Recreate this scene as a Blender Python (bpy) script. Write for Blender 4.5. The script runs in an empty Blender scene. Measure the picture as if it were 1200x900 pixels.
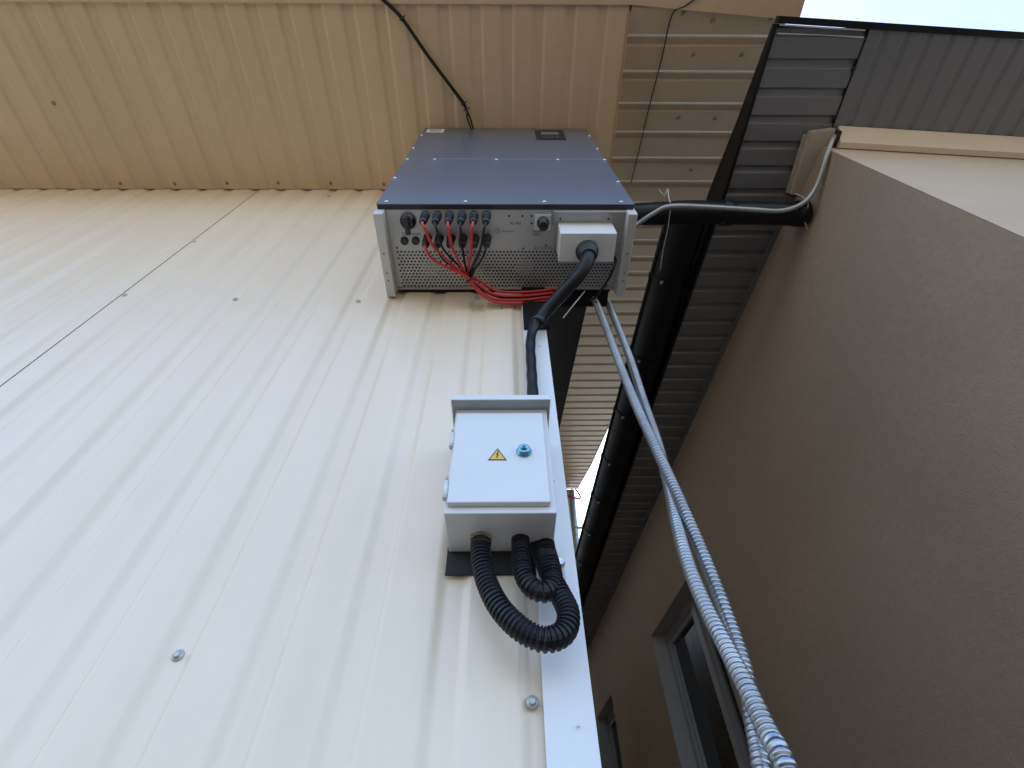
import bpy, bmesh, math, random
from mathutils import Vector, Matrix
R = math.radians
random.seed(7)
scene = bpy.context.scene
COL = scene.collection
CZ = 1.5            # lens height above the ground; all z values below count from the lens

# ------------------------------------------------------------------ camera
cam_data = bpy.data.cameras.new('camera')
cam_data.sensor_width = 36.0
cam_data.lens = 16.8
cam_data.clip_start = 0.02
cam_data.clip_end = 2000
cam = bpy.data.objects.new('camera', cam_data)
COL.objects.link(cam)
scene.camera = cam
pitch, roll, yaw = R(51.5), R(1.03), R(1.1)
F = Vector((math.sin(yaw) * math.cos(pitch), math.cos(yaw) * math.cos(pitch), math.sin(pitch)))
R0 = Vector((math.cos(yaw), -math.sin(yaw), 0))
U0 = R0.cross(F)
RV = R0 * math.cos(roll) - U0 * math.sin(roll)
UV = R0 * math.sin(roll) + U0 * math.cos(roll)
m = Matrix((RV, UV, -F)).transposed().to_4x4()
m.translation = Vector((0, 0, CZ))
cam.matrix_world = m

# ------------------------------------------------------------------ sky and sun
SUN_EL, SUN_AZ = 56.0, -28.0        # azimuth from +y towards +x: the sun stands behind the clad building
world = bpy.data.worlds.new('World')
scene.world = world
world.use_nodes = True
wn = world.node_tree.nodes
sky = wn.new('ShaderNodeTexSky')
sky.sky_type = 'NISHITA'
sky.sun_disc = False
sky.sun_elevation = R(SUN_EL)
sky.sun_rotation = R(SUN_AZ)
sky.air_density = 1.0
sky.dust_density = 3.0
sky.ozone_density = 1.8
bg = wn['Background']
bg.inputs['Strength'].default_value = 0.12
world.node_tree.links.new(sky.outputs[0], bg.inputs[0])
sl = bpy.data.lights.new('sun', 'SUN')
sl.energy = 4.2
sl.angle = R(0.53)
sl.color = (1.0, 0.94, 0.85)
sun = bpy.data.objects.new('sun', sl)
COL.objects.link(sun)
sd = Vector((math.sin(R(SUN_AZ)) * math.cos(R(SUN_EL)), math.cos(R(SUN_AZ)) * math.cos(R(SUN_EL)), math.sin(R(SUN_EL))))
sun.rotation_euler = sd.to_track_quat('Z', 'Y').to_euler()
sun.location = (0, 0, 30)
scene.view_settings.view_transform = 'Standard'
scene.view_settings.look = 'None'
scene.view_settings.gamma = 1
scene.view_settings.use_curve_mapping = False
scene.view_settings.exposure = 2.5
scene.render.engine = 'CYCLES'
scene.cycles.max_bounces = 10
scene.cycles.diffuse_bounces = 6


# ------------------------------------------------------------------ materials
def mat(name, color, rough=0.5, metal=0.0, var=0.0, var_scale=3.0, var_stretch=(1, 1, 1), tint=None,
        bump=0.0, bump_scale=200.0, bump_dist=0.001, fine=0.0, fine_scale=60.0, spec=0.5, rough_var=0.0, wave=0.0, wave_scale=2.0,
        wave_stretch=(1, 1, 1), spots=0.0, spot_color=(0.1, 0.07, 0.04), spot_scale=40.0, spot_cut=0.75):
    mt = bpy.data.materials.new(name)
    mt.use_nodes = True
    nt = mt.node_tree
    n, l = nt.nodes, nt.links
    b = n['Principled BSDF']
    b.inputs['Roughness'].default_value = rough
    b.inputs['Metallic'].default_value = metal
    b.inputs['Specular IOR Level'].default_value = spec
    geo = n.new('ShaderNodeNewGeometry')

    def mapped(stretch):
        mp = n.new('ShaderNodeMapping')
        mp.inputs['Scale'].default_value = stretch
        l.new(geo.outputs['Position'], mp.inputs['Vector'])
        return mp.outputs[0]

    def noise(vec, scale, detail=4, rg=0.55):
        t = n.new('ShaderNodeTexNoise')
        t.inputs['Scale'].default_value = scale
        t.inputs['Detail'].default_value = detail
        t.inputs['Roughness'].default_value = rg
        l.new(vec, t.inputs['Vector'])
        return t.outputs['Fac']

    col = None
    base = tuple(color) + (1,)
    if var > 0:
        f = noise(mapped(var_stretch), var_scale, 5)
        r = n.new('ShaderNodeValToRGB')
        r.color_ramp.elements[0].position = 0.3
        r.color_ramp.elements[1].position = 0.7
        t2 = tint or tuple(c * (1 - var) for c in color)
        r.color_ramp.elements[0].color = tuple(t2) + (1,)
        r.color_ramp.elements[1].color = base
        l.new(f, r.inputs[0])
        col = r.outputs[0]
    if fine > 0:
        f = noise(mapped((1, 1, 1)), fine_scale, 6, 0.7)
        mr = n.new('ShaderNodeMapRange')
        mr.inputs[1].default_value = 0.3
        mr.inputs[2].default_value = 0.7
        mr.inputs[3].default_value = 1 - fine
        mr.inputs[4].default_value = 1 + fine * 0.5
        l.new(f, mr.inputs[0])
        mx = n.new('ShaderNodeMix')
        mx.data_type = 'RGBA'
        mx.blend_type = 'MULTIPLY'
        mx.inputs[0].default_value = 1
        if col:
            l.new(col, mx.inputs[6])
        else:
            mx.inputs[6].default_value = base
        l.new(mr.outputs[0], mx.inputs[7])
        col = mx.outputs[2]
    if spots > 0:
        f = noise(mapped((1, 1, 1)), spot_scale, 3, 0.5)
        mr = n.new('ShaderNodeMapRange')
        mr.inputs[1].default_value = spot_cut
        mr.inputs[2].default_value = spot_cut + 0.04
        mr.inputs[3].default_value = 0
        mr.inputs[4].default_value = spots
        l.new(f, mr.inputs[0])
        mx = n.new('ShaderNodeMix')
        mx.data_type = 'RGBA'
        l.new(mr.outputs[0], mx.inputs[0])
        if col:
            l.new(col, mx.inputs[6])
        else:
            mx.inputs[6].default_value = base
        mx.inputs[7].default_value = tuple(spot_color) + (1,)
        col = mx.outputs[2]
    if col:
        l.new(col, b.inputs['Base Color'])
    else:
        b.inputs['Base Color'].default_value = base
    if rough_var > 0:
        f = noise(mapped((1, 1, 1)), 9, 5, 0.65)
        mr = n.new('ShaderNodeMapRange')
        mr.inputs[1].default_value = 0.3
        mr.inputs[2].default_value = 0.7
        mr.inputs[3].default_value = max(0.02, rough - rough_var)
        mr.inputs[4].default_value = min(1, rough + rough_var)
        l.new(f, mr.inputs[0])
        l.new(mr.outputs[0], b.inputs['Roughness'])
    nrm = None
    if wave > 0:        # slow unevenness of thin sheet metal
        f = noise(mapped(wave_stretch), wave_scale, 2, 0.4)
        bp = n.new('ShaderNodeBump')
        bp.inputs['Strength'].default_value = 1.0
        bp.inputs['Distance'].default_value = wave
        l.new(f, bp.inputs['Height'])
        nrm = bp.outputs[0]
    if bump > 0:
        f = noise(mapped((1, 1, 1)), bump_scale, 6, 0.65)
        bp = n.new('ShaderNodeBump')
        bp.inputs['Strength'].default_value = bump
        bp.inputs['Distance'].default_value = bump_dist
        l.new(f, bp.inputs['Height'])
        if nrm:
            l.new(nrm, bp.inputs['Normal'])
        nrm = bp.outputs[0]
    if nrm:
        l.new(nrm, b.inputs['Normal'])
    return mt


XR = [(0, 1.19), (0.9, 1.205), (3.4, 1.188), (4.2, 1.176), (5.09, 1.166), (6.05, 1.10)]
CREAM = (0.83, 0.70, 0.54)
M = {}
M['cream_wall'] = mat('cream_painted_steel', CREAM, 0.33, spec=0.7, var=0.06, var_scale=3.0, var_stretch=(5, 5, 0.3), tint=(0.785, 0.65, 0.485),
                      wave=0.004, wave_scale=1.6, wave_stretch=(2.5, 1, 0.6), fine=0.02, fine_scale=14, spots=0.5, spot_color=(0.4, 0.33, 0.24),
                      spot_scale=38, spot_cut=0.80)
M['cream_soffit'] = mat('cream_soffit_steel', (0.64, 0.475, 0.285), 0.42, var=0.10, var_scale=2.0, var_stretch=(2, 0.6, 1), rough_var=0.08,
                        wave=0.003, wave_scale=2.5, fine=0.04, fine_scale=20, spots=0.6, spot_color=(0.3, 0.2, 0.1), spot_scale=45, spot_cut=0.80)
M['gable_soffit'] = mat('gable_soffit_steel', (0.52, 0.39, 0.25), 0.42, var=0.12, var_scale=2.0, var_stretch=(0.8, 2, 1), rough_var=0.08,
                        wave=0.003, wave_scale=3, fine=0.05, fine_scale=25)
M['white_trim'] = mat('white_trim_steel', (0.78, 0.79, 0.80), 0.4, var=0.05, var_scale=2.5, var_stretch=(1, 1, 0.3), rough_var=0.06,
                      spots=0.5, spot_color=(0.45, 0.42, 0.38), spot_scale=70, spot_cut=0.78)
M['void'] = mat('roof_void_shade', (0.012, 0.011, 0.011), 0.9, fine=0.2, fine_scale=30)  # near-black colour stands in for the deep shade of the roof void
M['graphite'] = mat('graphite_steel', (0.15, 0.15, 0.152), 0.30, spec=0.8, var=0.12, var_scale=3, wave=0.001, wave_scale=3, fine=0.06, fine_scale=30)
M['black_metal'] = mat('black_painted_metal', (0.007, 0.007, 0.008), 0.42, spec=0.3, var=0.3, var_scale=6, rough_var=0.1)
M['stucco'] = mat('shaded_stucco', (0.385, 0.285, 0.20), 0.9, var=0.18, var_scale=1.1, fine=0.09, fine_scale=45, bump=1.0, bump_scale=120, bump_dist=0.0035, wave=0.003, wave_scale=14, wave_stretch=(1, 1, 3.2),
                  spots=0.8, spot_color=(0.10, 0.07, 0.05), spot_scale=22, spot_cut=0.79)  # darker copy of the building's stucco: shade of the side wall in the colour
M['stucco_lit'] = mat('lit_stucco', (0.54, 0.41, 0.29), 0.9, var=0.08, var_scale=2.0, var_stretch=(1, 1, 3), fine=0.05, fine_scale=40, bump=0.8,
                        bump_scale=110, bump_dist=0.003)  # lighter copy of the same stucco: light on the front wall in the colour
M['cream_trim'] = mat('cream_trim', (0.70, 0.60, 0.44), 0.45, var=0.08, var_scale=4, fine=0.03, rough_var=0.05)
M['beige_board'] = mat('beige_board', (0.50, 0.42, 0.33), 0.5, var=0.12, var_scale=7, fine=0.06)
M['box_grey'] = mat('light_grey_enamel', (0.70, 0.71, 0.72), 0.33, var=0.03, var_scale=9, rough_var=0.05, bump=0.25, bump_scale=350, bump_dist=0.0004)
M['box_white'] = mat('white_enamel', (0.74, 0.74, 0.72), 0.35, var=0.04, var_scale=12, rough_var=0.06, bump=0.2, bump_scale=300, bump_dist=0.0004)
M['lid'] = mat('slate_blue_cover', (0.19, 0.215, 0.270), 0.30, metal=0.55, var=0.08, var_scale=4, rough_var=0.015, bump=0.25, bump_scale=420, bump_dist=0.0003, spec=0.7)
M['lid_edge'] = mat('dark_cover_edge', (0.03, 0.032, 0.038), 0.5, var=0.2, var_scale=20)
M['alu'] = mat('grey_aluminium_panel', (0.50, 0.485, 0.455), 0.42, metal=0.35, var=0.08, var_scale=8, rough_var=0.08, bump=0.15, bump_scale=300, bump_dist=0.0004)
M['alu_light'] = mat('light_aluminium', (0.62, 0.61, 0.57), 0.45, metal=0.2, var=0.08, var_scale=9, rough_var=0.08)
M['dark_inside'] = mat('dark_inside', (0.02, 0.02, 0.02), 0.8, fine=0.2)  # near-black stands in for the shade inside holes and behind gaps
M['fan_pale'] = mat('pale_fan_housing', (0.55, 0.50, 0.42), 0.6, var=0.1, var_scale=30)
M['black_plastic'] = mat('black_plastic', (0.013, 0.013, 0.015), 0.38, var=0.3, var_scale=30, rough_var=0.1)
M['blue_ring'] = mat('blue_grey_seal', (0.06, 0.11, 0.16), 0.4, var=0.2, var_scale=30)
M['black_rubber'] = mat('black_rubber', (0.010, 0.011, 0.014), 0.40, spec=0.35, var=0.3, var_scale=25, rough_var=0.12, fine=0.15, fine_scale=120)
M['red_cable'] = mat('red_cable_sheath', (0.55, 0.035, 0.028), 0.38, var=0.15, var_scale=30, rough_var=0.08)
M['zinc'] = mat('galvanised_steel', (0.40, 0.44, 0.48), 0.33, metal=1.0, var=0.25, var_scale=14, rough_var=0.12, fine=0.12, fine_scale=90)
M['zinc_dull'] = mat('dull_grey_conduit', (0.42, 0.43, 0.42), 0.42, metal=0.5, var=0.2, var_scale=16, rough_var=0.1)
M['screw'] = mat('bright_screw', (0.72, 0.73, 0.75), 0.25, metal=0.9, var=0.15, var_scale=60)
M['wall_screw'] = mat('dull_zinc_screw', (0.52, 0.52, 0.52), 0.42, metal=0.45, var=0.2, var_scale=80)
M['rust_screw'] = mat('weathered_screw', (0.34, 0.26, 0.17), 0.6, metal=0.3, var=0.4, var_scale=80)
M['tie_white'] = mat('natural_nylon', (0.62, 0.61, 0.57), 0.45, var=0.1, var_scale=50)
M['yellow'] = mat('warning_yellow', (0.80, 0.50, 0.06), 0.45, var=0.06, var_scale=60)
M['print_black'] = mat('black_print', (0.02, 0.02, 0.022), 0.5, var=0.1, var_scale=60)
M['print_grey'] = mat('grey_print', (0.10, 0.10, 0.10), 0.6, var=0.1, var_scale=60)
M['sticker'] = mat('white_sticker', (0.78, 0.78, 0.76), 0.45, var=0.04, var_scale=60)
M['lock'] = mat('blue_zinc_lock', (0.22, 0.50, 0.62), 0.28, metal=0.7, var=0.15, var_scale=60)
M['display'] = mat('dark_display', (0.010, 0.010, 0.011), 0.45, var=0.1, var_scale=20)
M['brass'] = mat('brass_nut', (0.42, 0.36, 0.25), 0.35, metal=0.9, var=0.2, var_scale=60)
M['window_frame'] = mat('grey_upvc', (0.32, 0.32, 0.33), 0.35, var=0.05, var_scale=8, rough_var=0.05)
M['reveal'] = mat('painted_reveal', (0.36, 0.35, 0.345), 0.8, var=0.1, var_scale=5, bump=0.4, bump_scale=90, bump_dist=0.002)
M['glass'] = mat('dark_window_glass', (0.012, 0.014, 0.016), 0.04, var=0.1, var_scale=3, spec=0.8)
M['curtain'] = mat('room_dark', (0.05, 0.048, 0.045), 0.9, var=0.2, var_scale=4)
M['ground'] = mat('concrete_paving', (0.075, 0.067, 0.056), 0.9, var=0.25, var_scale=0.6, fine=0.15, fine_scale=8, bump=0.6, bump_scale=30, bump_dist=0.005)
M['far_wall'] = mat('ochre_wall', (0.62, 0.53, 0.33), 0.6, var=0.1, var_scale=2)


# ------------------------------------------------------------------ mesh helpers
class MB:
    def __init__(self):
        self.v, self.f, self.s = [], [], []

    def add(self, verts, faces, smooth=False):
        o = len(self.v)
        self.v += [tuple(p) for p in verts]
        for f in faces:
            self.f.append(tuple(i + o for i in f))
            self.s.append(smooth)
        return self

    def box(self, x0, x1, y0, y1, z0, z1, bevel=0.0, seg=2):
        bm = bmesh.new()
        bmesh.ops.create_cube(bm, size=1)
        for v in bm.verts:
            v.co = Vector(((x0 + x1) / 2 + v.co.x * (x1 - x0), (y0 + y1) / 2 + v.co.y * (y1 - y0), (z0 + z1) / 2 + v.co.z * (z1 - z0)))
        if bevel > 0:
            bmesh.ops.bevel(bm, geom=bm.edges[:], offset=bevel, segments=seg, affect='EDGES', profile=0.5)
        return self.frombm(bm)

    def frombm(self, bm, smooth=False):
        bm.verts.index_update()
        vs = [v.co.copy() for v in bm.verts]
        fs = [tuple(v.index for v in f.verts) for f in bm.faces]
        bm.free()
        return self.add(vs, fs, smooth)

    def prism(self, pts, d, cap=True):
        """closed polygon pts (3-D) extruded by vector d"""
        n = len(pts)
        d = Vector(d)
        vs = [Vector(p) for p in pts] + [Vector(p) + d for p in pts]
        fs = [(i, (i + 1) % n, n + (i + 1) % n, n + i) for i in range(n)]
        if cap:
            fs += [tuple(range(n - 1, -1, -1)), tuple(range(n, 2 * n))]
        return self.add(vs, fs)

    def lathe(self, origin, axis, prof, n=20, smooth=True):
        """prof: list of (distance along axis, radius)"""
        a = Vector(axis).normalized()
        h = Vector((1, 0, 0)) if abs(a.x) < 0.8 else Vector((0, 1, 0))
        e1 = a.cross(h).normalized()
        e2 = a.cross(e1)
        o = Vector(origin)
        vs, fs = [], []
        for d, r in prof:
            for k in range(n):
                t = 2 * math.pi * k / n
                vs.append(o + a * d + (e1 * math.cos(t) + e2 * math.sin(t)) * r)
        for i in range(len(prof) - 1):
            for k in range(n):
                fs.append((i * n + k, i * n + (k + 1) % n, (i + 1) * n + (k + 1) % n, (i + 1) * n + k))
        self.add(vs, fs, smooth)
        o0 = len(self.v) - len(vs)
        self.f.append(tuple(o0 + k for k in range(n - 1, -1, -1)))
        self.s.append(False)
        self.f.append(tuple(o0 + (len(prof) - 1) * n + k for k in range(n)))
        self.s.append(False)
        return self

    def tube(self, path, radius, n=12, smooth=True):
        """path: dense list of points; radius: number or function of arc length"""
        P = [Vector(p) for p in path]
        T = []
        for i in range(len(P)):
            t = P[min(i + 1, len(P) - 1)] - P[max(i - 1, 0)]
            T.append(t.normalized())
        h = Vector((0, 0, 1)) if abs(T[0].z) < 0.9 else Vector((1, 0, 0))
        e1 = T[0].cross(h).normalized()
        vs, fs, s = [], [], 0.0
        for i, p in enumerate(P):
            if i:
                s += (P[i] - P[i - 1]).length
                e1 = (e1 - T[i] * e1.dot(T[i])).normalized()
            e2 = T[i].cross(e1)
            r = radius(s) if callable(radius) else radius
            for k in range(n):
                t = 2 * math.pi * k / n
                vs.append(p + (e1 * math.cos(t) + e2 * math.sin(t)) * r)
        for i in range(len(P) - 1):
            for k in range(n):
                fs.append((i * n + k, i * n + (k + 1) % n, (i + 1) * n + (k + 1) % n, (i + 1) * n + k))
        fs.append(tuple(range(n - 1, -1, -1)))
        fs.append(tuple((len(P) - 1) * n + k for k in range(n)))
        return self.add(vs, fs, smooth)

    def build(self, name, material, parent=None, origin=None):
        me = bpy.data.meshes.new(name)
        org = Vector((0, 0, 0))
        p = parent
        while p is not None:
            org += p.location
            p = p.parent
        loc = Vector((0, 0, 0))
        if parent is None:
            if origin is None:
                xs = [v[0] for v in self.v]
                ys = [v[1] for v in self.v]
                origin = ((min(xs) + max(xs)) / 2, (min(ys) + max(ys)) / 2, min(v[2] for v in self.v))
            loc = Vector(origin) + Vector((0, 0, CZ))
            org = loc
        me.from_pydata([(v[0] - org.x, v[1] - org.y, v[2] + CZ - org.z) for v in self.v], [], self.f)
        bm = bmesh.new()
        bm.from_mesh(me)
        bmesh.ops.recalc_face_normals(bm, faces=bm.faces)
        bm.to_mesh(me)
        bm.free()
        for i, pl in enumerate(me.polygons):
            pl.use_smooth = self.s[i]
        me.materials.append(M[material] if isinstance(material, str) else material)
        ob = bpy.data.objects.new(name, me)
        COL.objects.link(ob)
        ob.location = loc
        if parent:
            ob.parent = parent
        return ob


def tag(o, label, cat, group=None):
    o['label'] = label
    o['category'] = cat
    if group:
        o['group'] = group
    return o


def thing(name, loc, label, cat, group=None):
    o = bpy.data.objects.new(name, None)
    COL.objects.link(o)
    o.location = Vector(loc) + Vector((0, 0, CZ))
    o.empty_display_size = 0.1
    return tag(o, label, cat, group)


def spline(pts, step=0.004):
    """Catmull-Rom through pts, resampled at about step"""
    P = [Vector(p) for p in pts]
    P = [P[0] * 2 - P[1]] + P + [P[-1] * 2 - P[-2]]
    out = []
    for i in range(1, len(P) - 2):
        a, b, c, d = P[i - 1:i + 3]
        n = max(4, int((c - b).length / step * 3))
        for k in range(n):
            t = k / n
            out.append(0.5 * ((2 * b) + (c - a) * t + (2 * a - 5 * b + 4 * c - d) * t * t + (3 * b - a - 3 * c + d) * t ** 3))
    out.append(P[-2])
    # even spacing
    L = [0.0]
    for i in range(1, len(out)):
        L.append(L[-1] + (out[i] - out[i - 1]).length)
    n = max(2, int(L[-1] / step))
    res, j = [], 0
    for k in range(n + 1):
        t = L[-1] * k / n
        while j < len(L) - 2 and L[j + 1] < t:
            j += 1
        w = (t - L[j]) / max(1e-9, L[j + 1] - L[j])
        res.append(out[j].lerp(out[j + 1], min(1, w)))
    return res


PITCH = 0.1333
DEP = 0.008


def rib_profile(u0, u1, us, pitch=PITCH, dep=DEP, w1=0.022, g=0.024, w2=0.016):
    """(u, height) corners of a trapezoid sheet; height dep = recessed groove; us = centre of one falling flank"""
    ks = range(int((u0 - us) / pitch) - 2, int((u1 - us) / pitch) + 3)
    pts = []
    for k in ks:
        c = us + k * pitch
        st = [(t, t * t * (3 - 2 * t)) for t in (0, 0.14, 0.3, 0.5, 0.7, 0.86, 1)]
        pts += [(c - w1 / 2 + w1 * t, dep * q) for t, q in st] + [(c + w1 / 2 + g + w2 * t, dep * (1 - q)) for t, q in st]
    res = []

    def at(u):
        for (a, h), (c, j) in zip(pts, pts[1:]):
            if a <= u <= c:
                return h + (j - h) * (u - a) / (c - a)
        return 0
    res = [(u0, at(u0))] + [p for p in pts if u0 < p[0] < u1] + [(u1, at(u1))]
    return res


def sheet(prof, place, thick=0.0012):
    """prof of (u, h); place(u, h, e) -> point, e = 0 / 1 for the two ends of the sheet. Solid strip."""
    mb = MB()
    n = len(prof)
    vs = []
    for e in (0, 1):
        for u, h in prof:
            vs.append(place(u, h, e))
        for u, h in prof:
            vs.append(place(u, h + thick, e))
    fs = []
    for i in range(n - 1):
        fs.append((i, i + 1, 2 * n + i + 1, 2 * n + i))
        fs.append((n + i, 3 * n + i, 3 * n + i + 1, n + i + 1))
        fs.append((i, n + i, n + i + 1, i + 1))
        fs.append((2 * n + i, 2 * n + i + 1, 3 * n + i + 1, 3 * n + i))
    fs.append((0, 2 * n, 3 * n, n))
    fs.append((n - 1, 2 * n - 1, 4 * n - 1, 3 * n - 1))
    return mb.add(vs, fs)


def screw(mb, p, axis, r=0.006, washer=True):
    prof = []
    if washer:
        prof += [(0, r * 1.5), (0.0015, r * 1.5), (0.0025, r * 1.25)]
    prof += [(0.0026, r * 0.85), (0.006, r * 0.85), (0.0068, r * 0.6)]
    return mb.lathe(p, axis, prof, 12)


# ------------------------------------------------------------------ ground
g = MB()
g.add([(-300, -300, -1.5), (300, -300, -1.5), (300, 300, -1.5), (-300, 300, -1.5)], [(0, 1, 2, 3)])
gr = g.build('ground', 'ground', origin=(0, 0, -1.5))
gr['kind'] = 'structure'

# ------------------------------------------------------------------ the cream clad building (left)
WY = 0.75              # front plane of the cladding
SZ = 2.545             # eave soffit
left = thing('metal_clad_building', (-2.5, 1.5, -1.5), 'building clad in cream ribbed steel sheets with a tan soffit, behind the inverter', 'building')
US = -0.509


def wall_sheet(x0, x1, z1=SZ + 0.03):
    pr = rib_profile(x0, x1, US)
    return sheet(pr, lambda u, h, e: (u, WY + h, (-1.5, z1)[e])).build('wall_sheet', 'cream_wall', left)


sheets = []
for x0, x1 in ((-6.0675, -4.8695), (-4.8675, -3.6695), (-3.6675, -2.4695), (-2.4675, -1.2600), (-1.2550, 0.0600)):
    sheets.append(wall_sheet(x0, x1))
for (x, z, k) in ((-1.245, 1.414, 4), (-1.247, 1.862, 4), (-0.880, 1.398, 4), (-0.480, 1.384, 4), (-0.487, 0.309, 4), (0.0345, 0.241, 4), (-0.02, 1.33, 4),
               (-0.885, 2.46, 4), (-1.68, 1.40, 3), (-0.095, 1.405, 4)):
    mb = MB()
    y = WY + (0.0 if k == 3 or x in (-0.02, -1.245, -1.247) else DEP)
    if x == 0.0345:
        y = WY
    screw(mb, (x, y, z), (0, -1, 0), 0.0058)
    mb.build('screw', 'wall_screw', sheets[k])
# backing behind the sheets, corner trim, side wall, rear wall
b = MB()
b.box(-6.07, 0.10, WY + 0.0150, 5.9, -1.5, 2.52)
b.build('wall_core', 'dark_inside', left)
tr = MB()
tr.prism([(0.0490, 0.7425, -1.5), (0.117, 0.7425, -1.5), (0.117, 0.83, -1.5), (0.1155, 0.83, -1.5), (0.1155, 0.744, -1.5), (0.0490, 0.744, -1.5)], (0, 0, 4.05))
ct = tr.build('corner_trim', 'white_trim', left)
for z in (0.21, -0.3, 0.62, 1.1):
    mb = MB()
    screw(mb, (0.093, 0.7425, z), (0, -1, 0), 0.0022, False)
    mb.build('rivet', 'white_trim', ct)
pr = rib_profile(0.832, 5.9, 0.9)
sheet(pr, lambda u, h, e: (0.1145 - h, u, (-1.5, 2.8 + 0.388 * u - 0.3)[e])).build('side_wall_sheet', 'cream_wall', left)
b = MB()
b.box(0.1, 0.985, 5.955, 6.2, -1.5, 4.83)
fw = b.build('rear_wing_wall', 'far_wall', left)

# eave soffit sheets: ribs run out from the wall
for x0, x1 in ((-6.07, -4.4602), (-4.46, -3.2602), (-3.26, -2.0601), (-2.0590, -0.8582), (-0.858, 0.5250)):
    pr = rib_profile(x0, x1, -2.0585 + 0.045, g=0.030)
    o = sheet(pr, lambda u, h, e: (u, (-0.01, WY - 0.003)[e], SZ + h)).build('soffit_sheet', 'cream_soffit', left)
    if x1 > -3.0:
        k = 0
        c = -2.0585 + 0.045 + 0.022
        while c < x1:
            if c > x0 + 0.01 and c < 0.0:
                mb = MB()
                screw(mb, (c + 0.045 + random.uniform(-.01, .01), WY - 0.028 - random.uniform(0, .012), SZ), (0, 0, -1), 0.0055)
                mb.build('soffit_screw', 'rust_screw', o)
            c += PITCH * 2
mb = MB()
screw(mb, (-2.075, 0.367, SZ), (0, 0, -1), 0.0065)
mb.build('soffit_screw', 'rust_screw', left)
# edge trim where the soffit meets the wall, the open right edge and the eave fascia
b = MB()
b.box(0.5255, 0.5275, 0.02, WY, SZ - 0.001, SZ + 0.28)
b.build('soffit_edge_trim', 'cream_soffit', left)
b = MB()
b.prism([(-6.07, -0.06, SZ - 0.010), (1.243, -0.022, SZ - 0.010), (1.243, 0.048, SZ - 0.010), (0.53, 0.0, SZ - 0.010), (-6.07, 0.008, SZ - 0.010)], (0, 0, 0.009))
b.prism([(-6.07, -0.0615, SZ - 0.0105), (1.243, -0.0235, SZ - 0.0105), (1.243, -0.0225, SZ - 0.0105), (-6.07, -0.0605, SZ - 0.0105)], (0, 0, 0.2))
b.box(1.2435, 1.246, -0.0235, 0.05, SZ - 0.0125, SZ + 0.15)
fa = b.build('eave_fascia', 'cream_soffit', left)
# rafter ends seen as brown ends above the eave: roof deck over everything
SL = 0.388


def zs(y):
    return 2.54 + SL * y


b = MB()
b.prism([(-6.07, -0.10, zs(-0.1) + 0.26), (-6.07, 6.6, zs(6.6) + 0.26), (-6.07, 6.6, zs(6.6) + 0.30), (-6.07, -0.10, zs(-0.1) + 0.30)], (7.32, 0, 0))
b.build('roof_deck', 'void', left)
# gable soffit: sheets across the overhang, ribs along x, rising with the roof
GP = 0.1366


def xr(y):       # right edge
    pts = XR
    for (a, h), (c, j) in zip(pts, pts[1:]):
        if y <= c:
            return h + (j - h) * (y - a) / (c - a)
    return pts[-1][1]


ycuts = [-0.005, 1.10, 2.20, 3.30, 4.40, 5.955]
for i in range(5):
    y0, y1 = ycuts[i] + (0.0015 if i else 0), ycuts[i + 1]
    xl = 0.53 if i == 0 else 0.622
    pr = rib_profile(y0, y1, 0.105, pitch=GP, dep=0.009, w1=0.014, g=0.022, w2=0.014)
    pr = [(u, h) for u, h in pr]
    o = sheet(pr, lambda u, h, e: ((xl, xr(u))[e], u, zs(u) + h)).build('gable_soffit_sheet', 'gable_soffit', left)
    if i == 0:
        for (x, y) in ((0.755, 0.03), (0.889, 0.055), (1.135, 0.045), (0.853, 0.178), (1.07, 0.177), (0.872, 0.448), (1.06, 0.452), (1.037, 0.724)):
            mb = MB()
            screw(mb, (x, y, zs(y) - 0.0005), (0, 0.36, -0.93), 0.007)
            mb.build('soffit_screw', 'rust_screw', o)
b = MB()
ys = [0.05, 0.9, 2, 3.4, 4.1, 5.0, 5.58, 5.95]
for a, c in zip(ys, ys[1:]):
    xa, xc = xr(a) + 0.001, xr(c) + 0.001
    b.add([(xa, a, zs(a) - 0.004), (xc, c, zs(c) - 0.004), (xc, c, zs(c) + 0.26), (xa, a, zs(a) + 0.26),
           (xa + 0.012, a, zs(a) - 0.004), (xc + 0.012, c, zs(c) - 0.004), (xc + 0.012, c, zs(c) + 0.26), (xa + 0.012, a, zs(a) + 0.26)],
          [(0, 1, 2, 3), (7, 6, 5, 4), (0, 4, 5, 1), (3, 2, 6, 7), (0, 3, 7, 4), (1, 5, 6, 2)])
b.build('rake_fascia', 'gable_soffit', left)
# dark plate below the box, standing in for the shade of the hose cut-out
b = MB()
b.box(-0.103, 0.0485, 0.7445, 0.7495, 0.427, 0.52)
b.build('opening_shade_plate', 'dark_inside', left)

# ------------------------------------------------------------------ the stucco building (right)
RZ = 2.30
right = thing('stucco_building', (2.5, 2.5, -1.5), 'beige stucco building with dark grey ribbed soffit on the right', 'building')


def wx(y, d=0.0):
    return 1.43 - 0.097 * y + d


Y0R = 0.482
TH = 0.28
# side wall with two window openings
WINS = [(2.76, 3.68, 0.05, 1.605), (4.93, 5.58, 0.25, 1.645)]


def wall_pt(y, z, d):
    return (wx(y) + d, y + 0.097 * d, z)


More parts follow.
